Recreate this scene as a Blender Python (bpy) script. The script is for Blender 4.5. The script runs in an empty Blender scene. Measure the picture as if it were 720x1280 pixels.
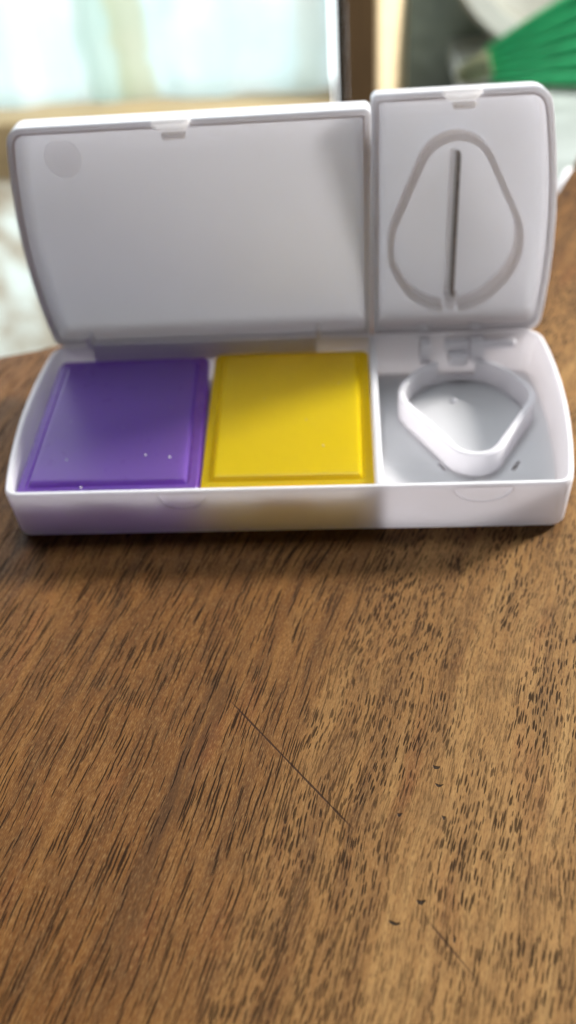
import bpy, bmesh, math, random
from mathutils import Matrix, Vector

random.seed(7)
S = 0.01                     # everything below is written in centimetres
SC = bpy.context.scene
COL = SC.collection
rad = math.radians

# ------------------------------------------------------------------ camera
CAM = (1.585, -14.511, 14.166)
PITCH, YAW, ROLL, FPX = rad(47.326), rad(5.854), rad(-5.195), 1084.13
cd = bpy.data.cameras.new('camera')
cam = bpy.data.objects.new('camera', cd)
COL.objects.link(cam)
cam.matrix_world = (Matrix.Translation(Vector(CAM) * S)
                    @ Matrix.Rotation(YAW, 4, 'Z') @ Matrix.Rotation(PITCH, 4, 'X') @ Matrix.Rotation(ROLL, 4, 'Z'))
cd.sensor_fit = 'VERTICAL'
cd.sensor_height = 36.0
cd.lens = 36.0 * FPX / 1280.0
cd.clip_start, cd.clip_end = 0.005, 50.0
cd.dof.use_dof = True
cd.dof.focus_distance = 0.160
cd.dof.aperture_fstop = 10.5
SC.camera = cam

# ------------------------------------------------------------------ light
W = bpy.data.worlds.new('World')
SC.world = W
W.use_nodes = True
W.node_tree.nodes['Background'].inputs['Color'].default_value = (0.90, 0.94, 1.0, 1)
W.node_tree.nodes['Background'].inputs['Strength'].default_value = 0.045


def area(name, loc, target, sx, sy, watts, color):
    ld = bpy.data.lights.new(name, 'AREA')
    ld.shape = 'RECTANGLE'
    ld.size, ld.size_y = sx * S, sy * S
    ld.energy, ld.color = watts, color
    o = bpy.data.objects.new(name, ld)
    COL.objects.link(o)
    o.location = Vector(loc) * S
    o.rotation_euler = (Vector(target) - Vector(loc)).to_track_quat('-Z', 'Y').to_euler()
    return o


area('side_window_light', (118, 68, 64), (0, 0, 0), 22, 22, 58.0, (1.0, 0.97, 0.92))
area('overhead_fill_light', (2, 38, 120), (0, 2, 0), 50, 40, 8.5, (0.90, 0.96, 1.0))  # added soft overhead lamp, brightens the tray floor and the case tops
SC.view_settings.view_transform = 'Standard'
SC.view_settings.look = 'None'
SC.view_settings.exposure = 0.0
SC.view_settings.gamma = 1.0


# ------------------------------------------------------------------ materials
class NT:
    def __init__(self, name):
        self.m = bpy.data.materials.new(name)
        self.m.use_nodes = True
        self.t = self.m.node_tree
        self.t.nodes.clear()
        self.out = self.n('ShaderNodeOutputMaterial')

    def n(self, kind, **kw):
        x = self.t.nodes.new(kind)
        for k, v in kw.items():
            setattr(x, k, v)
        return x

    def put(self, sock, v):
        if isinstance(v, bpy.types.NodeSocket):
            self.t.links.new(v, sock)
        elif isinstance(v, (tuple, list)):
            sock.default_value = tuple(v) + ((1,) if len(v) == 3 and len(sock.default_value) == 4 else ())
        else:
            sock.default_value = v

    def math(self, op, a, b=0.0, c=0.0, clamp=False):
        x = self.n('ShaderNodeMath', operation=op, use_clamp=clamp)
        self.put(x.inputs[0], a)
        self.put(x.inputs[1], b)
        self.put(x.inputs[2], c)
        return x.outputs[0]

    def dot(self, v, d):
        x = self.n('ShaderNodeVectorMath', operation='DOT_PRODUCT')
        self.put(x.inputs[0], v)
        self.put(x.inputs[1], d)
        return x.outputs['Value']

    def comb(self, a, b, c=0.0):
        x = self.n('ShaderNodeCombineXYZ')
        self.put(x.inputs[0], a)
        self.put(x.inputs[1], b)
        self.put(x.inputs[2], c)
        return x.outputs[0]

    def pos(self):
        x = self.n('ShaderNodeTexCoord')
        s = self.n('ShaderNodeVectorMath', operation='SCALE')
        self.put(s.inputs[0], x.outputs['Object'])
        s.inputs['Scale'].default_value = 1 / S
        return s.outputs[0]

    def noise(self, v, scale, detail=3.0, rough=0.5):
        x = self.n('ShaderNodeTexNoise')
        self.put(x.inputs['Vector'], v)
        x.inputs['Scale'].default_value = scale
        x.inputs['Detail'].default_value = detail
        x.inputs['Roughness'].default_value = rough
        return x.outputs['Fac']

    def ramp(self, f, stops):
        x = self.n('ShaderNodeValToRGB')
        self.put(x.inputs[0], f)
        e = x.color_ramp.elements
        while len(e) < len(stops):
            e.new(0.5)
        for el, (p, c) in zip(e, stops):
            el.position = p
            el.color = tuple(c) + (1,)
        return x.outputs[0]

    def step(self, f, a, b):
        x = self.n('ShaderNodeMapRange', interpolation_type='SMOOTHSTEP')
        self.put(x.inputs['Value'], f)
        x.inputs['From Min'].default_value = a
        x.inputs['From Max'].default_value = b
        return x.outputs['Result']

    def mix(self, f, a, b, mode='MIX'):
        x = self.n('ShaderNodeMix', data_type='RGBA', blend_type=mode)
        self.put(x.inputs['Factor'], f)
        self.put(x.inputs['A'], a)
        self.put(x.inputs['B'], b)
        return x.outputs['Result']

    def bsdf(self, color, rough=0.5, spec=0.5, metal=0.0, normal=None, **kw):
        x = self.n('ShaderNodeBsdfPrincipled')
        self.put(x.inputs['Base Color'], color)
        self.put(x.inputs['Roughness'], rough)
        self.put(x.inputs['Specular IOR Level'], spec)
        x.inputs['Metallic'].default_value = metal
        if normal is not None:
            self.put(x.inputs['Normal'], normal)
        for k, v in kw.items():
            self.put(x.inputs[k.replace('_', ' ')], v)
        return x.outputs[0]

    def bump(self, h, strength, dist):
        x = self.n('ShaderNodeBump')
        self.put(x.inputs['Height'], h)
        x.inputs['Strength'].default_value = strength
        x.inputs['Distance'].default_value = dist
        return x.outputs[0]

    def translucent(self, shader, color, f, normal=None):
        t = self.n('ShaderNodeBsdfTranslucent')
        self.put(t.inputs['Color'], color)
        x = self.n('ShaderNodeMixShader')
        x.inputs[0].default_value = f
        self.put(x.inputs[1], shader)
        self.put(x.inputs[2], t.outputs[0])
        return x.outputs[0]

    def done(self, shader):
        self.put(self.out.inputs[0], shader)
        return self.m


def plastic(name, col, tcol, f, rough=0.34, mott=0.05, bump=0.1):
    t = NT(name)
    p = t.pos()
    n1 = t.noise(p, 0.55, 3)
    c = t.mix(n1, [x * (1 - mott) for x in col], [min(1, x * (1 + mott)) for x in col])
    r = t.math('MULTIPLY_ADD', t.noise(p, 3.0, 4), 0.16, rough - 0.08)
    nb = t.bump(t.noise(p, 28.0, 2), bump, 0.0004)
    return t.done(t.translucent(t.bsdf(c, r, 0.5, normal=nb), tcol, f))


def plain(name, col, rough=0.6, spec=0.4, metal=0.0, mott=0.15, scale=0.3, stretch=(1, 1, 1)):
    t = NT(name)
    v = t.n('ShaderNodeVectorMath', operation='MULTIPLY')
    t.put(v.inputs[0], t.pos())
    t.put(v.inputs[1], stretch)
    n1 = t.noise(v.outputs[0], scale, 4, 0.6)
    f = t.step(n1, 0.3, 0.7)
    c = t.mix(f, [x * (1 - mott) for x in col], [min(1, x * (1 + mott)) for x in col])
    return t.done(t.bsdf(c, rough, spec, metal))


def wood_table():
    t = NT('oiled_hardwood')
    p = t.pos()
    wx = t.math('MULTIPLY_ADD', t.noise(p, 0.16, 2), 0.7, -0.35)
    px, py = t.dot(p, (1, 0, 0)), t.dot(p, (0, 1, 0))
    u0 = t.math('MULTIPLY', t.math('SUBTRACT', px, t.math('MULTIPLY', py, t.math('MULTIPLY_ADD', px, 0.013, 0.30))), 0.951)
    v = t.dot(p, (0.309, 0.951, 0.0))
    z = t.dot(p, (0, 0, 1))
    u = t.math('ADD', u0, wx)
    u = t.math('ADD', u, t.math('MULTIPLY_ADD', t.noise(t.comb(u, t.math('MULTIPLY', v, 0.5)), 1.1, 2), 0.07, -0.035))
    # broad figure, streaks and fine fibre, all stretched along the grain
    fig = t.noise(t.comb(t.math('MULTIPLY', u, 0.55), t.math('MULTIPLY', v, 0.06), z), 1.0, 3, 0.55)
    streak = t.noise(t.comb(t.math('MULTIPLY', u, 2.6), t.math('MULTIPLY', v, 0.17), z), 1.0, 4, 0.6)
    fibre = t.noise(t.comb(t.math('MULTIPLY', u, 26), t.math('MULTIPLY', v, 1.5), z), 1.0, 3, 0.7)
    blot = t.noise(p, 1.5, 4, 0.6)
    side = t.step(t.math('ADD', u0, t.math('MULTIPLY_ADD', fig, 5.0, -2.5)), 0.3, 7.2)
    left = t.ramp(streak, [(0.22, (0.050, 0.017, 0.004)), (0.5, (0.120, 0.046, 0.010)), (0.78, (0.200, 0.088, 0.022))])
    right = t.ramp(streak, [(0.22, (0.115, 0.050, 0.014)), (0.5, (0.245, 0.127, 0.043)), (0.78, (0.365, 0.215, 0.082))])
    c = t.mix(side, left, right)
    c = t.mix(t.math('MULTIPLY', t.step(t.noise(t.comb(t.math('MULTIPLY', u, 1.2), t.math('MULTIPLY', v, 0.3), 7.0), 1.0, 3), 0.56, 0.74), 0.5),
              c, (0.155, 0.05, 0.014))
    c = t.mix(t.math('MULTIPLY', t.step(blot, 0.42, 0.70), 0.26), c, (0.045, 0.023, 0.010))
    c = t.mix(t.math('MULTIPLY', t.step(fibre, 0.45, 0.75), 0.25), c, (0.05, 0.024, 0.009))
    c = t.mix(t.math('MULTIPLY', t.step(fibre, 0.55, 0.25), 0.22), c, (0.29, 0.18, 0.08))

    fine = t.noise(t.comb(t.math('MULTIPLY', u, 55), t.math('MULTIPLY', v, 9), z), 1.0, 2, 0.6)
    c = t.mix(t.math('MULTIPLY', t.step(fine, 0.5, 0.72), 0.55), c, (0.035, 0.017, 0.006))
    c = t.mix(t.math('MULTIPLY', t.step(fine, 0.5, 0.28), 0.35), c, (0.33, 0.20, 0.08))
    # a dark mineral streak running with the grain left of the middle
    mu = t.math('ABSOLUTE', t.math('SUBTRACT', u, 0.08))
    ms = t.math('MULTIPLY', t.math('MULTIPLY', t.step(mu, 0.42, 0.03), t.step(streak, 0.66, 0.42)),
                t.math('MULTIPLY_ADD', t.step(t.math('ABSOLUTE', t.math('ADD', v, 5.6)), 4.5, 1.0), 0.75, 0.25))
    c = t.mix(t.math('MULTIPLY', ms, 0.55), c, (0.030, 0.014, 0.006))

    # open pores: short dashes on the right, long lines on the left
    def pores(su, sv, lo, hi, thr, seed):
        vo = t.n('ShaderNodeTexVoronoi', voronoi_dimensions='2D', feature='F1')
        vo.inputs['Scale'].default_value = 1.0
        vo.inputs['Randomness'].default_value = 1.0
        wob = t.math('MULTIPLY_ADD', t.noise(t.comb(t.math('MULTIPLY', u, 3), t.math('MULTIPLY', v, 3), seed), 1.0, 2), 0.5, -0.25)
        uu = t.math('ADD', t.math('MULTIPLY_ADD', u, su, seed), wob)
        t.put(vo.inputs['Vector'], t.comb(uu, t.math('MULTIPLY_ADD', v, sv, seed * 0.37)))
        sp = t.n('ShaderNodeSeparateColor')
        t.put(sp.inputs[0], vo.outputs['Color'])
        rr = sp.outputs[0]
        pick = t.math('GREATER_THAN', rr, thr)
        size = t.math('MULTIPLY_ADD', sp.outputs[1], 0.5, 0.6)
        d = t.math('DIVIDE', vo.outputs['Distance'], size)
        return t.math('MULTIPLY', t.step(d, hi, lo), pick)

    dens = t.noise(t.comb(t.math('MULTIPLY', u, 0.9), t.math('MULTIPLY', v, 0.22), 3.0), 1.0, 3)
    clus = t.noise(p, 1.1, 3, 0.6)
    dn = t.math('MULTIPLY', t.step(dens, 0.28, 0.58), t.step(clus, 0.30, 0.52))

    def most(*q):
        o = q[0]
        for k in q[1:]:
            o = t.math('MAXIMUM', o, k)
        return o
    short = most(pores(12.0, 1.9, 0.19, 0.30, 0.36, 3.1), pores(14.0, 2.5, 0.19, 0.30, 0.40, 41.7), pores(15.0, 1.4, 0.17, 0.27, 0.45, 77.3))
    longp = most(pores(11.0, 0.50, 0.16, 0.25, 0.40, 5.3), pores(13.0, 0.36, 0.15, 0.23, 0.45, 29.9), pores(14.0, 0.90, 0.17, 0.27, 0.42, 63.1))
    ps = t.math('MULTIPLY', short, t.math('MULTIPLY', t.step(side, 0.04, 0.36), t.math('MULTIPLY_ADD', dn, 0.7, 0.3)))
    pl = t.math('MULTIPLY', longp, t.math('MULTIPLY', t.math('MULTIPLY_ADD', t.step(side, 0.55, 0.2), 0.6, 0.4), t.math('MULTIPLY_ADD', t.step(dens, 0.25, 0.5), 0.45, 0.55)))
    pore = t.math('MAXIMUM', ps, pl)
    c = t.mix(t.math('MULTIPLY', pore, 0.88), c, (0.009, 0.0045, 0.002))

    # a thin scratch and a few torn-out chips, where the table has them
    def seg(a, b, w):
        d = (Vector(b) - Vector(a)).to_2d()
        L = d.length
        d /= L
        nn = Vector((-d.y, d.x))
        along = t.math('SUBTRACT', t.dot(p, (d.x, d.y, 0)), d.dot(Vector(a).to_2d()))
        across = t.math('ABSOLUTE', t.math('SUBTRACT', t.dot(p, (nn.x, nn.y, 0)), nn.dot(Vector(a).to_2d())))
        across = t.math('ADD', across, t.math('MULTIPLY_ADD', t.noise(p, 3.0, 2), 0.03, -0.015))
        k = t.math('MULTIPLY', t.step(along, 0, 0.4), t.step(along, L, L - 0.5))
        return t.math('MULTIPLY', t.step(across, w, w * 0.35), k)
    scr = seg((-0.98, -4.55), (1.58, -7.4), 0.024)
    scr = t.math('MAXIMUM', scr, t.math('MULTIPLY', seg((2.55, -8.70), (3.40, -9.80), 0.020), 0.8))
    c = t.mix(t.math('MULTIPLY', scr, 0.9), c, (0.022, 0.009, 0.004))

    def chip(x, y, rx, ry):
        q = t.n('ShaderNodeVectorMath', operation='SUBTRACT')
        t.put(q.inputs[0], p)
        t.put(q.inputs[1], (x, y, 0))
        a = t.math('DIVIDE', t.dot(q.outputs[0], (0.98, -0.2, 0)), rx)
        b = t.math('DIVIDE', t.dot(q.outputs[0], (0.2, 0.98, 0)), ry)
        b = t.math('MULTIPLY_ADD', t.math('MULTIPLY', a, a), -0.9, t.math('ADD', b, 0.4))
        d = t.math('ADD', t.math('POWER', t.math('ABSOLUTE', a), 2.0), t.math('POWER', t.math('ABSOLUTE', b), 2.0))
        d = t.math('ADD', d, t.math('MULTIPLY_ADD', t.noise(p, 11.0, 3), 2.4, -1.2))
        return t.step(d, 1.2, 0.5)
    ch = None
    for q in [(2.98, -6.08, .075, .035), (3.00, -6.44, .07, .03), (2.27, -7.0, .045, .035), (2.10, -8.84, .10, .032),
              (2.53, -8.50, .07, .04), (3.03, -7.05, .035, .035), (3.02, -9.05, .03, .07)]:
        k = chip(*q)
        ch = k if ch is None else t.math('MAXIMUM', ch, k)
    c = t.mix(t.math('MULTIPLY', ch, 0.93), c, (0.012, 0.007, 0.004))

    h = t.math('MULTIPLY_ADD', pore, -0.8, t.math('MULTIPLY', fibre, 0.28))
    h = t.math('MULTIPLY_ADD', ch, -3.0, h)
    h = t.math('MULTIPLY_ADD', scr, -0.5, h)
    h = t.math('MULTIPLY_ADD', blot, 0.5, h)
    rough = t.math('MULTIPLY_ADD', streak, 0.2, 0.46)
    rough = t.math('MULTIPLY_ADD', pore, 0.3, rough, clamp=True)
    return t.done(t.bsdf(c, rough, 0.10, normal=t.bump(h, 0.45, 0.00016)))


def curtain_cloth():
    t = NT('sheer_curtain')
    p = t.pos()
    x = t.dot(p, (1, 0, 0))
    n1 = t.noise(p, 0.22, 3)
    xs = t.math('ADD', x, t.math('MULTIPLY_ADD', n1, 3.0, -1.5))
    c = t.mix(t.step(t.noise(p, 0.12, 3), 0.35, 0.65), (0.86, 0.925, 0.935), (0.95, 0.96, 0.965))
    g = t.math('MULTIPLY', t.step(xs, -29.5, -27.5), t.step(xs, -22.5, -24.5))
    c = t.mix(t.math('MULTIPLY', g, 0.65), c, (0.68, 0.77, 0.72))
    b = t.math('MULTIPLY', t.step(xs, -25.5, -24.2), t.step(xs, -20.0, -21.4))
    c = t.mix(t.math('MULTIPLY', b, 0.6), c, (0.74, 0.70, 0.54))
    b2 = t.math('MULTIPLY', t.step(xs, -4.5, -3.0), t.step(xs, -0.3, -1.5))
    c = t.mix(t.math('MULTIPLY', b2, 0.35), c, (0.70, 0.68, 0.60))
    return t.done(t.translucent(t.bsdf(c, 0.9, 0.1), c, 0.85))


def daylight():
    t = NT('daylight_sky')
    p = t.pos()
    c = t.mix(t.step(t.noise(p, 0.01, 3), 0.35, 0.65), (0.86, 0.97, 1.0), (1.0, 1.0, 1.0))
    e = t.n('ShaderNodeEmission')
    t.put(e.inputs[0], c)
    e.inputs[1].default_value = 3.9
    return t.done(e.outputs[0])


def glass():
    t = NT('window_glass')
    g = t.n('ShaderNodeBsdfGlossy')
    g.inputs['Roughness'].default_value = 0.02
    tr = t.n('ShaderNodeBsdfTransparent')
    tr.inputs[0].default_value = (0.93, 0.97, 0.96, 1)
    fr = t.n('ShaderNodeFresnel')
    fr.inputs[0].default_value = 1.45
    x = t.n('ShaderNodeMixShader')
    t.put(x.inputs[0], fr.outputs[0])
    t.put(x.inputs[1], tr.outputs[0])
    t.put(x.inputs[2], g.outputs[0])
    return t.done(x.outputs[0])


def blade_steel():
    t = NT('blade_steel')
    p = t.pos()
    n1 = t.noise(p, 12.0, 4, 0.7)
    c = t.mix(t.step(n1, 0.35, 0.7), (0.09, 0.07, 0.055), (0.30, 0.25, 0.20))
    return t.done(t.bsdf(c, 0.38, 0.5, 1.0))


def worn_wall():
    t = NT('worn_whitewash')
    p = t.pos()
    c = t.mix(t.step(t.noise(p, 0.14, 4, 0.65), 0.38, 0.62), (0.78, 0.82, 0.80), (0.55, 0.50, 0.43))
    c = t.mix(t.step(t.noise(p, 0.5, 3), 0.66, 0.74), c, (0.24, 0.15, 0.09))
    return t.done(t.translucent(t.bsdf(c, 0.75, 0.2), c, 0.8))


WHITE = plastic('white_polypropylene', (0.76, 0.762, 0.80), (0.94, 0.94, 0.97), 0.365)
PURPLE = plastic('purple_translucent_plastic', (0.215, 0.125, 0.415), (0.52, 0.23, 0.86), 0.58, 0.30, 0.08)
YELLOW = plastic('yellow_translucent_plastic', (0.80, 0.64, 0.008), (0.99, 0.80, 0.015), 0.58, 0.32, 0.06)
FILM = plastic('frosted_film', (0.84, 0.83, 0.83), (0.99, 0.98, 0.98), 0.80)
WHITE_TRAY = plastic('thin_white_polypropylene', (0.86, 0.86, 0.885), (0.95, 0.93, 0.96), 0.42)
PURPLE_THIN = plastic('thin_purple_plastic', (0.21, 0.115, 0.43), (0.60, 0.30, 0.92), 0.68, 0.28, 0.06)
YELLOW_THIN = plastic('thin_yellow_plastic', (0.76, 0.62, 0.010), (0.99, 0.82, 0.03), 0.68, 0.30, 0.05)
OFFWHITE = plain('pale_offwhite', (0.75, 0.73, 0.75), 0.7, 0.3)  # matte off-white shared by the edge glint and the lid specks
STEEL = blade_steel()
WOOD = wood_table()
TAN = plain('tan_painted_wood', (0.50, 0.37, 0.20), 0.5, 0.4, 0, 0.12, 0.5, (0.2, 1, 3))
POSTW = plain('dark_varnished_wood', (0.115, 0.068, 0.030), 0.45, 0.4, 0, 0.25, 0.8, (2.5, 2.5, 0.15))
BATTENW = plain('near_black_wood', (0.030, 0.034, 0.030), 0.6, 0.3)
CREAM = plain('cream_painted_wood', (0.80, 0.64, 0.41), 0.5, 0.4, 0, 0.05, 0.5)
WALLM = worn_wall()
GREYWALL = plain('grey_green_plaster', (0.20, 0.245, 0.235), 0.85, 0.2, 0, 0.30, 0.16)
SHELFM = plain('pale_grey_stone', (0.34, 0.38, 0.37), 0.5, 0.4, 0, 0.22, 0.35, (0.4, 1, 1))
BASINM = plain('grey_enamel', (0.24, 0.245, 0.21), 0.45, 0.4, 0, 0.10, 0.15)
BASINRIM = plain('pale_enamel_rim', (0.34, 0.355, 0.325), 0.4, 0.5, 0, 0.05, 0.3)
GREEN = plain('green_plastic', (0.018, 0.40, 0.14), 0.4, 0.5, 0, 0.12, 0.4)
PALEGREEN = plain('pale_straw_green', (0.24, 0.27, 0.16), 0.7, 0.3, 0, 0.2, 0.6)
FLOORM = plain('grey_floor_tile', (0.32, 0.31, 0.29), 0.5, 0.4, 0, 0.2, 0.05)
CURTAINM, SKYM, GLASSM = curtain_cloth(), daylight(), glass()


# ------------------------------------------------------------------ mesh helpers (cm in, metres out)
class MB:
    def __init__(self, fmap=None):
        self.v, self.f, self.fm = [], [], fmap

    def add(self, pts):
        i = len(self.v)
        for q in pts:
            self.v.append(tuple(self.fm(*q)) if self.fm else tuple(q))
        return list(range(i, i + len(pts)))

    def loft(self, loops, cap0=True, cap1=True, ring=False):
        ids = [self.add(l) for l in loops]
        n = len(ids[0])
        pairs = list(zip(ids, ids[1:])) + ([(ids[-1], ids[0])] if ring else [])
        for a, b in pairs:
            for i in range(n):
                j = (i + 1) % n
                self.f.append((a[i], a[j], b[j], b[i]))
        if not ring:
            if cap0:
                self.f.append(tuple(reversed(ids[0])))
            if cap1:
                self.f.append(tuple(ids[-1]))
        return self

    def prism(self, poly, z0, z1, bev=0.0, bottom=True):
        L = []
        if bottom and bev:
            L += [[(x, y, z0) for x, y in inset(poly, bev)], [(x, y, z0 + bev) for x, y in poly]]
        else:
            L += [[(x, y, z0) for x, y in poly]]
        if bev:
            L += [[(x, y, z1 - bev) for x, y in poly], [(x, y, z1 - bev * .3) for x, y in inset(poly, bev * .3)], [(x, y, z1) for x, y in inset(poly, bev)]]
        else:
            L += [[(x, y, z1) for x, y in poly]]
        return self.loft(L)

    def box(self, x0, x1, y0, y1, z0, z1, bev=0.0):
        return self.prism([(x0, y0), (x1, y0), (x1, y1), (x0, y1)], z0, z1, bev)

    def wall(self, path, th, z0, z1, closed=False, bev=0.03, foot=True):
        """a thin wall along a path: th wide, rising from z0 to z1 with rounded top edges"""
        n = len(path)
        prof = [(-th / 2, z0), (th / 2, z0), (th / 2, z1 - bev), (th / 2 - bev, z1), (-th / 2 + bev, z1), (-th / 2, z1 - bev)]
        sec = []
        for i in range(n):
            if closed:
                a, b = Vector(path[i - 1]), Vector(path[(i + 1) % n])
            else:
                a, b = Vector(path[max(0, i - 1)]), Vector(path[min(n - 1, i + 1)])
            d = (b - a).normalized()
            nn = Vector((d.y, -d.x))
            sec.append([(path[i][0] + nn.x * o, path[i][1] + nn.y * o, z) for o, z in prof])
        k0 = len(self.f)
        self.loft(sec, ring=closed)
        if not foot:                                   # the foot is moulded into the surface below: no face there
            i0 = self.f[k0][0]
            self.f = self.f[:k0] + [f for f in self.f[k0:] if not (len(f) == 4 and all((i - i0) % 6 in (0, 1) for i in f))]
        return self

    def tube(self, pts, r, seg=12):
        L = []
        for i, q in enumerate(pts):
            a, b = Vector(pts[max(0, i - 1)]), Vector(pts[min(len(pts) - 1, i + 1)])
            d = (b - a).normalized()
            s = d.cross(Vector((0, 0, 1)))
            if s.length < 1e-4:
                s = d.cross(Vector((1, 0, 0)))
            s.normalize()
            w = s.cross(d)
            rr = r[i] if isinstance(r, (list, tuple)) else r
            L.append([tuple(Vector(q) + s * rr * math.cos(k * math.tau / seg) + w * rr * math.sin(k * math.tau / seg)) for k in range(seg)])
        return self.loft(L)

    def build(self, name, mat, parent=None, base=(0, 0, 0), sharp=32, cutters=None):
        me = bpy.data.meshes.new(name)
        b = Vector(base)
        me.from_pydata([tuple(Vector(q) - b) for q in self.v], [], self.f)
        me.update()
        bm = bmesh.new()
        bm.from_mesh(me)
        bmesh.ops.recalc_face_normals(bm, faces=bm.faces)
        bm.to_mesh(me)
        bm.free()
        if cutters:
            tmp = bpy.data.objects.new('cutting_work', me)
            COL.objects.link(tmp)
            made = []
            for cm in cutters:
                c = cm.build('cutting_tool', None, base=base)
                c.data.transform(Matrix.Scale(1 / S, 4))
                c.location = (0, 0, 0)
                made.append(c)
                md = tmp.modifiers.new('cut', 'BOOLEAN')
                md.operation, md.solver, md.object = 'DIFFERENCE', 'EXACT', c
            bpy.context.view_layer.update()
            dg = bpy.context.evaluated_depsgraph_get()
            new = bpy.data.meshes.new_from_object(tmp.evaluated_get(dg))
            for c in made:
                cme = c.data
                bpy.data.objects.remove(c)
                bpy.data.meshes.remove(cme)
            bpy.data.objects.remove(tmp)
            bpy.data.meshes.remove(me)
            me = new
            me.name = name
        me.transform(Matrix.Scale(S, 4))
        me.polygons.foreach_set('use_smooth', [True] * len(me.polygons))
        me.set_sharp_from_angle(angle=rad(sharp))
        me.materials.clear()
        if mat:
            me.materials.append(mat)
        o = bpy.data.objects.new(name, me)
        COL.objects.link(o)
        if parent:
            o.parent = parent
        else:
            o.location = b * S
        return o


def fillet(poly, radii, seg=7):
    out = []
    n = len(poly)
    for i in range(n):
        r = radii[i]
        p = Vector(poly[i])
        if r <= 0:
            out.append(tuple(p))
            continue
        a = (Vector(poly[i - 1]) - p).normalized()
        b = (Vector(poly[(i + 1) % n]) - p).normalized()
        ang = a.angle(b)
        d = r / math.tan(ang / 2)
        c = p + (a + b).normalized() * (r / math.sin(ang / 2))
        s, e = p + a * d - c, p + b * d - c
        tot = s.angle_signed(e)
        for k in range(seg + 1):
            out.append(tuple(c + Matrix.Rotation(-tot * k / seg, 2) @ s))
    return out


def inset(poly, d):
    n = len(poly)
    P = [Vector(q) for q in poly]
    area2 = sum(P[i].x * P[(i + 1) % n].y - P[(i + 1) % n].x * P[i].y for i in range(n))
    sg = 1 if area2 > 0 else -1
    out = []
    for i in range(n):
        e1 = (P[i] - P[i - 1]).normalized()
        e2 = (P[(i + 1) % n] - P[i]).normalized()
        n1, n2 = Vector((-e1.y, e1.x)) * sg, Vector((-e2.y, e2.x)) * sg
        m = n1 + n2
        k = 2 / max(m.length_squared, 0.4)
        out.append((P[i].x + m.x * k * d, P[i].y + m.y * k * d))
    return out


def hull(circles, n=64):
    pts = sorted({(round(cx + r * math.cos(k * math.tau / n), 4), round(cy + r * math.sin(k * math.tau / n), 4)) for cx, cy, r in circles for k in range(n)})

    def half(ps):
        h = []
        for q in ps:
            while len(h) > 1 and (h[-1][0] - h[-2][0]) * (q[1] - h[-2][1]) - (h[-1][1] - h[-2][1]) * (q[0] - h[-2][0]) <= 0:
                h.pop()
            h.append(q)
        return h[:-1]
    return half(pts) + half(pts[::-1])


def even(poly, step):
    P = [Vector(q) for q in poly] + [Vector(poly[0])]
    L = [0]
    for a, b in zip(P, P[1:]):
        L.append(L[-1] + (b - a).length)
    n = max(8, int(L[-1] / step))
    out, j = [], 0
    for k in range(n):
        s = L[-1] * k / n
        while L[j + 1] < s:
            j += 1
        f = (s - L[j]) / max(1e-9, L[j + 1] - L[j])
        out.append(tuple(P[j].lerp(P[j + 1], f)))
    return out


def thing(name, label, cat, base, group=None):
    o = bpy.data.objects.new(name, None)
    o.empty_display_size = 0.01
    COL.objects.link(o)
    o.location = Vector(base) * S
    return tag(o, label, cat, group)


def tag(o, label, cat, group=None):
    o['label'], o['category'] = label, cat
    if group:
        o['group'] = group
    return o


def structure(o):
    o['kind'] = 'structure'
    return o


# ------------------------------------------------------------------ the table
def table_edge():
    ctrl = [(-42, -1), (-30, 3.0), (-20, 5.6), (-9.4, 8.45), (-7.7, 9.05), (-3, 10.9), (3, 13.8), (7, 16.2), (9.3, 18.35), (10.2, 20.2), (11.1, 22.3), (12.6, 26.5), (15, 33), (20, 38), (28, 41), (38, 42)]
    out = []
    for i in range(len(ctrl) - 1):
        p0, p1, p2, p3 = (Vector(ctrl[max(0, min(len(ctrl) - 1, i + k))]) for k in (-1, 0, 1, 2))
        for s in range(6):
            t = s / 6
            q = 0.5 * ((2 * p1) + (p2 - p0) * t + (2 * p0 - 5 * p1 + 4 * p2 - p3) * t * t + (3 * p1 - p0 - 3 * p2 + p3) * t ** 3)
            out.append((q.x, q.y))
    return out + [ctrl[-1]]


tb = (0, 0, -60)
table = thing('wooden_table', 'brown hardwood table with open dark pores, a thin scratch and a curved edge', 'table', (0, 0, 0))
edge = table_edge()
outline = [(-42, -50), (44, -50), (44, 36)] + edge[::-1]
m = MB()
prof = [(0.55, -3.6), (0.1, -3.2), (0.0, -2.4), (0.0, -0.55), (0.06, -0.28), (0.2, -0.09), (0.42, -0.015), (0.6, 0.0)]
m.loft([[(x, y, z) for x, y in inset(outline, d)] for d, z in prof])
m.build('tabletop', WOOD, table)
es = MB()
es.tube([(9.62, 18.75, -.62), (9.75, 19.0, -.5), (10.2, 19.95, -.42), (10.62, 20.95, -.42), (10.8, 21.4, -.55)], [.10, .24, .30, .30, .12], 12)  # added pale tube standing in for the bright glint on the table edge
es.build('edge_glint', OFFWHITE, table)
for lx, ly in [(-34, -42), (36, -42), (34, 26), (-30, -6)]:
    MB().tube([(lx, ly, -60), (lx * .97, ly * .97, -3.65)], [1.8, 2.6], 14).build('leg', WOOD, table)

# ------------------------------------------------------------------ the pill box
D, H, L = 6.455, 1.40, 6.09
XD = 2.198
BX = (0, 3.2, 0)
box = thing('pill_box', 'open white plastic pill box with two raised lids and a pill cutter', 'pill box', BX)


def side(y):
    return 6.40 + 0.2289 * y - 0.0275 * y * y


def body_outline():
    ys = [0.0, 0.75, 1.4, 2.2, 3.0, 3.8, 4.6, 5.4, D]
    P = [(side(y), y) for y in ys] + [(-side(y), y) for y in reversed(ys)]
    R = [0.38] + [0] * (len(ys) - 2) + [0.6, 0.6] + [0] * (len(ys) - 2) + [0.38]
    return fillet(P, R)


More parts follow.
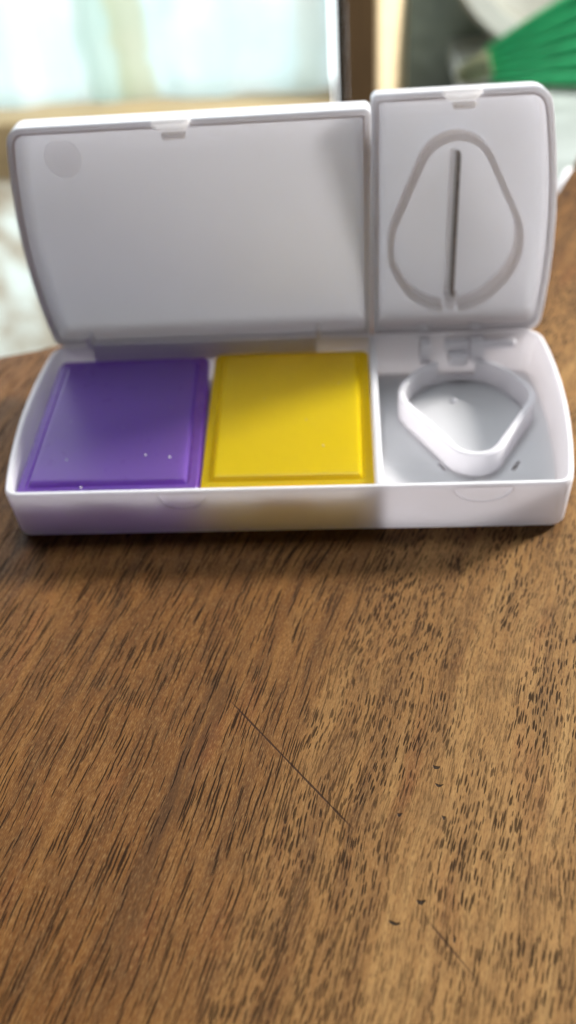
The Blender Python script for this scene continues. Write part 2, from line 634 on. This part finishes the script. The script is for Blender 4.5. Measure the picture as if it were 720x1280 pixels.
o_ = body_outline()
TH = 0.16
m = MB()
prof = [(0.24, 0.0), (0.10, 0.05), (0.035, 0.16), (0.0, H - .10), (0.012, H - .04), (0.045, H), (TH - .04, H), (TH - .01, H - .025), (TH, H - .06), (TH + .03, 0.26), (TH + .07, 0.19), (TH + .14, 0.17)]
m.loft([[(x, y, z) for x, y in inset(o_, d)] for d, z in prof])
FL = 0.17


def slot_cut(cx, cy, ang, ln, wd):
    c, s = math.cos(ang), math.sin(ang)
    q = [(-ln, -wd), (ln, -wd), (ln, wd), (-ln, wd)]
    k = MB()
    k.prism([(cx + a * c - b * s, cy + a * s + b * c) for a, b in q], -0.5, FL + 0.1)
    return k


# two slots through the floor beside the tip of the cutting cradle, two half-round thumb scoops in the front wall
scoops = []
for cx, rr, hgt in [(-2.28, 0.55, 0.44), (4.47, 0.64, 0.42)]:
    pts = [(cx + rr * math.cos(math.pi + k * math.pi / 24), H - .085 + hgt * math.sin(math.pi + k * math.pi / 24)) for k in range(25)]
    sc = MB()
    sc.loft([[(a, -.2, b) for a, b in pts], [(a, .035 + .05 * (b - H + .085 + hgt) / hgt, b) for a, b in pts]])
    scoops.append(sc)
m.build('tray', WHITE_TRAY, box, BX, cutters=scoops + [slot_cut(3.80, 2.10, rad(-62), .16, .045), slot_cut(5.60, 2.10, rad(58), .20, .05)])
MB().prism(fillet([(XD - .085, TH - .01), (XD + .085, TH - .01), (XD + .085, D - TH + .01), (XD - .085, D - TH + .01)], [0] * 4), FL - .05, H - .012, .035, False).build('divider', WHITE, box, BX)

# ---- lids
def lid_map(t):
    c, s = math.cos(t), math.sin(t)
    return lambda x, l, h: (x, D + l * c + (h + .006) * s, H - 0.10 + l * s - h * c)


def lside(l):
    return side(D - l * D / L)


DEP, LTH = 0.82, 0.13
L -= 0.08


def lid_shell(poly, radii, fm):
    k = MB(fm)
    pr = [(LTH + .26, DEP - .12), (LTH + .13, DEP - .15), (LTH + .05, DEP - .22), (LTH, DEP - .36), (LTH, 0.03), (LTH - .03, 0.0), (0.03, 0.0), (0.0, 0.03), (0.0, DEP - .22), (0.06, DEP - .08), (0.20, DEP)]
    k.loft([[(x, y, z) for x, y in fillet(inset(poly, d), [max(.05, q - d * .6) if q else 0 for q in radii])] for d, z in pr])
    return k


ls = [0.0, .7, 1.4, 2.2, 3.0, 3.8, 4.6, 5.3, L]
TLm, TRm = lid_map(rad(90.1)), lid_map(rad(82.6))
polyL = ([(XD - .01, 0.0), (XD - .01, L)] + [(-lside(l) - .06 * l / L, l) for l in reversed(ls)], [.12, .16, .42] + [0] * (len(ls) - 2) + [.3])
lidL = lid_shell(*polyL, TLm).build('lid', WHITE, box, BX)
lidL['label'] = 'wide plain lid standing open over the purple and yellow cases'
LR = L + .10
polyR = ([(lside(l), l * LR / L) for l in ls] + [(XD + .02, LR), (XD + .02, 0.0)], [.35] + [0] * (len(ls) - 2) + [.5, .16, .12])
lidR = lid_shell(*polyR, TRm).build('lid', WHITE, box, BX)
lidR['label'] = 'narrow lid with the cutting blade standing open'
for pl, fm, ld in ((polyL, TLm, lidL), (polyR, TRm, lidR)):          # added thin strip, shaped to give the shade line inside each lid rim
    sl = MB(fm)
    sl.loft([[(x, y, z) for x, y in fillet(inset(pl[0], d), [max(.05, q - d * .6) if q else 0 for q in pl[1]])]
             for d, z in [(LTH + .004, .02), (LTH + .004, .12), (LTH + .05, .12), (LTH + .055, .03), (LTH + .045, .02)]], ring=True)
    sl.build('rim_shade_strip', WHITE_TRAY, ld, BX)
IN = DEP - .12                                   # depth of the inner face

mk = [(-5.47 + .47 * math.cos(k * math.tau / 40), 5.00 + .47 * math.sin(k * math.tau / 40)) for k in range(40)]
k = MB(TLm)
k.loft([[(a, b, IN - .004) for a, b in mk], [(a, b, IN - .018) for a, b in mk], [(a, b, IN - .022) for a, b in inset(mk, .02)]], cap0=False)
k.build('round_mark', FILM, lidL, BX)


def latch(fm, x0, x1, parent, L):
    k = MB(fm)
    xc = (x0 + x1) / 2
    q = fillet([(x0, L - .06), (x0 + .14, L - .21), (x1 - .14, L - .21), (x1, L - .06), (x1, L + .012), (x0, L + .012)], [.05, .1, .1, .05, 0, 0])
    k.prism(q, -0.16, 0.10, 0.03)
    k.build('latch', FILM, parent, BX)
    k = MB(fm)
    k.prism(fillet([(x0 + .24, L - .37), (x1 - .16, L - .37), (x1 - .12, L - .23), (x0 + .20, L - .23)], [.04, .04, .03, .03]), -0.24, -0.08, 0.03)
    k.build('latch_hook', FILM, parent, BX)


latch(TLm, -2.93, -2.02, lidL, L)
latch(TRm, 3.90, 4.80, lidR, LR)

# hinge strip of the wide lid, hanging inside the back wall
MB().prism([(-5.60, D - .30), (0.66, D - .30), (0.66, D - TH - .004), (-5.60, D - TH - .004)], H - .46, H + .12, .03).build('hinge_strip', WHITE_TRAY, lidL, BX)
for x in (-5.66, 0.74):
    MB().box(x - .055, x + .055, D - .36, D + .10, H + .025, H + .36, .03).build('hinge_lug', WHITE_TRAY, lidL, BX)

# cutter side: guard ridge and blade
ridge = even(hull([(4.30, 4.15, .92), (4.36, 2.42, 1.66), (4.34, 2.25, 1.55)], 96), .10)
i0 = min(range(len(ridge)), key=lambda i: (ridge[i][0] - 4.36) ** 2 + (ridge[i][1] - .7) ** 2)
ridge = ridge[i0:] + ridge[:i0]
ridge = [q for q in ridge if not (abs(q[0] - 4.36) < .16 and q[1] < 1.5)]
k = MB(TRm)
k.wall([(a, b) for a, b in ridge], .10, IN + .02, IN - .72, bev=-.03, foot=False)
k.build('guard_ridge', FILM, lidR, BX)
k = MB(TRm)
k.prism([(4.20, .95), (4.34, .95), (4.34, 4.66), (4.20, 4.66)], IN - .05, IN + .02, .02)
k.build('blade_holder', FILM, lidR, BX)
k = MB(TRm)
k.loft([[(4.345, .98, IN), (4.425, .98, IN), (4.425, 4.62, IN), (4.345, 4.62, IN)],
        [(4.345, .98, IN - .46), (4.425, .98, IN - .46), (4.425, 4.62, IN - .46), (4.345, 4.62, IN - .46)],
        [(4.366, 1.0, IN - .56), (4.40, 1.0, IN - .56), (4.40, 4.60, IN - .56), (4.366, 4.60, IN - .56)]])
k.build('blade', STEEL, lidR, BX)
k = MB(TRm)
k.prism([(4.25, .55), (4.44, .55), (4.52, .98), (4.17, .98)], IN - .36, IN + .02, .03)
k.build('blade_clamp', FILM, lidR, BX)
for x in (3.62, 5.02):
    k = MB(TRm)
    k.box(x - .13, x + .13, -.34, .30, -.05, .18, .04)
    k.build('hinge_lug', WHITE_TRAY, lidR, BX)

# cutter side: cradle ring, tongue and hinge in the tray
ring = even(hull([(4.57, 4.36, 1.55), (3.92, 4.38, 1.0), (5.26, 4.26, .98), (4.60, 2.47, .66)], 96), .09)
i0 = min(range(len(ring)), key=lambda i: (ring[i][0] - 4.5) ** 2 + (ring[i][1] - 5.95) ** 2)
ring = ring[i0:] + ring[:i0]
nx0, nx1 = 4.02, 4.92
tall = [q for q in ring if not (nx0 < q[0] < nx1 and q[1] > 5.2)]
low = [q for q in ring if nx0 - .1 < q[0] < nx1 + .1 and q[1] > 5.2]
low.sort()
m = MB()
m.wall(tall, .17, FL - .02, .84, bev=.04)
cradle = m.build('cutting_cradle', WHITE_TRAY, box, BX)
MB().wall(low, .125, FL - .02, .34, bev=.03).build('notch_sill', WHITE_TRAY, cradle, BX)
MB().loft([[(4.38 + r * math.cos(a * math.tau / 16), 4.85 + r * math.sin(a * math.tau / 16), z) for a in range(16)] for r, z in [(.075, FL - .02), (.07, FL + .05), (.03, FL + .085)]]).build('centre_pip', WHITE, cradle, BX)
m = MB()
m.prism(fillet([(4.27, 5.72), (4.80, 5.72), (4.80, 6.25), (4.27, 6.25)], [.10, .10, 0, 0]), .70, 1.00, .04)
m.prism([(4.17, 6.02), (4.81, 6.02), (4.81, 6.29), (4.17, 6.29)], .97, 1.26, .04)
m.build('hinge_tongue', WHITE_TRAY, box, BX)
for x0, x1 in [(3.50, 3.78), (4.86, 5.22)]:
    MB().box(x0, x1, 5.86, 6.31, .70, 1.30, .05).build('hinge_block', WHITE_TRAY, box, BX)
MB().tube([(5.18, 6.12, 1.14), (5.26, 6.12, 1.14), (6.02, 6.12, 1.14), (6.10, 6.12, 1.14)], [.07, .13, .13, .07], 16).build('hinge_pin', WHITE_TRAY, box, BX)


# ------------------------------------------------------------------ the two coloured cases
def case(quad, mat, rimmat, label, specks, ztop):
    cx = sum(q[0] for q in quad) / 4
    cy = sum(q[1] for q in quad) / 4
    base = (cx, cy, FL + .004)
    c = thing('pill_case', label, 'pill case', base, 'coloured cases inside the pill box')
    p = fillet(quad, [.10, .14, .2, .2])
    def ins(d):
        return fillet(inset(quad, d), [max(.06, a - d * .3) for a in (.10, .14, .2, .2)])
    tub = MB()
    tub.loft([[(x, y, z) for x, y in ins(.10 + d)] for d, z in [(.10, FL + .004), (.03, FL + .05), (0, FL + .15), (0, ztop - .31)]], cap1=False)
    tub.build('tub', mat, c, base)
    prof = [(.02, ztop - .30), (0, ztop - .28), (0, ztop - .14), (.03, ztop - .105), (.08, ztop - .10), (.20, ztop - .085), (.225, ztop - .125),
            (.26, ztop - .125), (.275, ztop - .08), (.31, ztop - .01), (.345, ztop), (.40, ztop + .002)]
    lid = MB()
    lid.loft([[(x, y, z) for x, y in ins(d)] for d, z in prof[6:]], cap0=False)
    lo = lid.build('lid', mat, c, base)
    rim = MB()
    rim.loft([[(x, y, z) for x, y in ins(d)] for d, z in prof[:7]], cap0=False, cap1=False)
    rim.build('rim', rimmat, lo, base)
    q4 = [Vector(q) for q in quad]
    tabp = [q4[0].lerp(q4[1], .36), q4[0].lerp(q4[1], .66)]
    MB().prism(fillet([(tabp[0].x, tabp[0].y - .075), (tabp[1].x, tabp[1].y - .075), (tabp[1].x + .1, tabp[1].y + .1), (tabp[0].x - .1, tabp[0].y + .1)], [.05, .05, 0, 0]), ztop - .22, ztop - .12, .03).build('finger_tab', mat, lo, base)
    for x, y, z, r in specks:
        b = MB()
        b.loft([[(x + r * k * math.cos(a * math.tau / 10), y + r * k * math.sin(a * math.tau / 10), z + h) for a in range(10)] for k, h in [(1, -.01), (.9, r * .5), (.5, r * .85)]])
        b.build('pale_speck', OFFWHITE, lo, base)  # small raised off-white dot on the case lid
    return c


case([(-6.26, .27), (-1.97, .29), (-2.30, 5.86), (-6.48, 5.84)], PURPLE, PURPLE_THIN,
     'purple translucent case with a raised square lid, left of the yellow case',
     [(-5.26, 1.38, 1.303, .022), (-3.35, 1.48, 1.303, .026), (-2.75, 1.37, 1.303, .030), (-4.73, .45, 1.21, .028), (-4.1, 2.6, 1.303, .012), (-3.0, 3.4, 1.303, .011), (-5.5, 2.9, 1.303, .013)], 1.30)
case([(-1.91, .30), (2.08, .28), (2.08, 5.88), (-2.12, 5.95)], YELLOW, YELLOW_THIN,
     'yellow translucent case with a raised square lid, beside the white divider',
     [(.48, 2.69, 1.323, .014), (.91, 1.63, 1.323, .018), (-.6, 3.6, 1.323, .010), (1.3, 4.2, 1.323, .011)], 1.32)

# ------------------------------------------------------------------ behind the table
WY = 90.0
structure(MB().box(-190, 190, -130, 132, -63, -60).build('floor', FLOORM))
win = thing('window', 'bright window with a tan wooden rail and stained white panel at the upper left', 'window', (-35, WY + 3, -60))
wb = (-35, WY + 3, -60)
MB().box(-70, 0.4, WY + 3.0, WY + 3.6, -60, -25.5).build('stained_panel', WALLM, win, wb)
MB().box(-70, 0.4, WY - 2.2, WY + 8, -25.4, -18.7, .3).build('rail', TAN, win, wb)
MB().box(-70, 0.4, WY + 5.0, WY + 5.6, -18.6, 6).build('pane', GLASSM, win, wb)
MB().box(-74, -70.1, WY, WY + 8, -60, 6, .2).build('frame', TAN, win, wb)
MB().box(-74, 0.4, WY, WY + 8, 6.1, 11, .2).build('frame', TAN, win, wb)

cur = MB()
cols = []
for i in range(301):
    x = -69.5 + 69.7 * i / 300
    f = 0.45 * math.sin(x * 0.55) + 0.3 * math.sin(x * 0.21 + 1) + 0.15 * math.sin(x * 1.31 + 2)
    cols.append((x, WY + 3.0 + f))
va = [cur.add([(x, y, -18.5), (x, y, 5.5)]) for x, y in cols]
vb = [cur.add([(x, y + .06, -18.5), (x, y + .06, 5.5)]) for x, y in cols]
for i in range(300):
    cur.f.append((va[i][0], va[i + 1][0], va[i + 1][1], va[i][1]))
    cur.f.append((vb[i][0], vb[i][1], vb[i + 1][1], vb[i + 1][0]))
for i in range(300):
    cur.f.append((va[i][0], vb[i][0], vb[i + 1][0], va[i + 1][0]))
    cur.f.append((va[i][1], va[i + 1][1], vb[i + 1][1], vb[i][1]))
tag(cur.build('curtain', CURTAINM), 'pale sheer cloth with a faint green and beige stripe in front of the window', 'curtain')

post = thing('wooden_post', 'dark brown wooden post at the top, right of the bright window', 'post', (3, WY + 3, -60))
pb = (3, WY + 3, -60)
MB().box(1.75, 5.12, WY - 1, WY + 8, -60, 84, .25).build('post_face', POSTW, post, pb)
MB().box(0.62, 1.73, WY + .5, WY + 8, -60, 84, .05).build('dark_batten', BATTENW, post, pb)  # near-black strip along the left side of the post
jamb = MB().prism([(5.14, WY + 8), (5.14, WY - .2), (5.5, WY - .2), (8.9, WY + 6.0), (8.9, WY + 8)], -60, 84).build('door_jamb', CREAM, base=(6.7, WY + 4, -60))
tag(jamb, 'cream painted upright strip beside the dark brown post', 'door jamb')

tag(MB().box(8.3, 150, WY + 14, WY + 20, -60, 60).build('back_wall', GREYWALL, base=(80, WY + 17, -60)), 'dark grey green wall behind the green plastic object', 'wall')
shelf = MB().box(14.6, 90, 58, WY + 13.9, -19.5, -16.8, .3).build('ledge', SHELFM, base=(50, 78, -19.5))
tag(shelf, 'pale grey streaked ledge past the table at the right', 'ledge')

# round basin leaning on the back wall, hollow side towards the table
bas = thing('basin', 'round grey basin leaning at the top right corner', 'basin', (27, 99, -16.6))
ang = rad(68)


def bmap(x, y, z):          # disc plane leaning back
    c, s = math.cos(ang), math.sin(ang)
    return (26.5 + x, 95.5 + 13.0 * math.cos(ang) * 0 + y * c + z * s, -2.6 + y * s - z * c)


def lathe(prof, fm, n=56):
    k = MB(fm)
    k.loft([[(r * math.cos(a * math.tau / n), r * math.sin(a * math.tau / n), z) for a in range(n)] for r, z in prof])
    return k


lathe([(.5, 6.0), (8.0, 6.0), (10.2, 5.0), (12.2, .6), (12.5, .6), (10.6, 5.6), (8.2, 6.5), (.5, 6.5)], bmap).build('bowl', BASINM, bas, (27, 99, -16.6))
kk = MB(bmap)
kk.loft([[(r * math.cos(a * math.tau / 56), r * math.sin(a * math.tau / 56), z) for a in range(56)] for r, z in [(11.9, .55), (12.1, .2), (14.2, -.1), (14.6, .3), (14.2, .7)]], ring=True)
kk.build('rim', BASINRIM, bas, (27, 99, -16.6))

# green ribbed plastic lying across the ledge
gb = (20, 84, -16.8)
gr = thing('ribbed_plastic', 'bright green ribbed plastic piece with a pale tip, in front of the basin', 'plastic piece', gb)
for i in range(6):
    f = i / 5
    a = Vector((16.4 + 0.6 * f, 85.5 - 1.2 * f, -13.4 - 2.6 * f))
    b = Vector((32.0 + 1.0 * f, 84.0 - 4.0 * f, -5.4 - 10.2 * f))
    pts = [tuple(a.lerp(b, s / 8) + Vector((0, 0, .25 * math.sin(s / 8 * math.pi)))) for s in range(9)]
    MB().tube(pts, [.30] + [.50 + .10 * q for q in range(7)] + [1.2], 12).build('rib', GREEN, gr, gb)
tip = MB()
tip.tube([(13.6, 85.6, -15.9), (14.1, 85.5, -15.6), (15.6, 85.2, -15.0), (17.0, 85, -14.5)], [.35, .9, 1.25, 1.35], 16)
tip.build('tip', PALEGREEN, gr, gb)

sky = MB().box(-420, 420, 300, 304, -160, 320).build('sky', SKYM)
structure(sky)
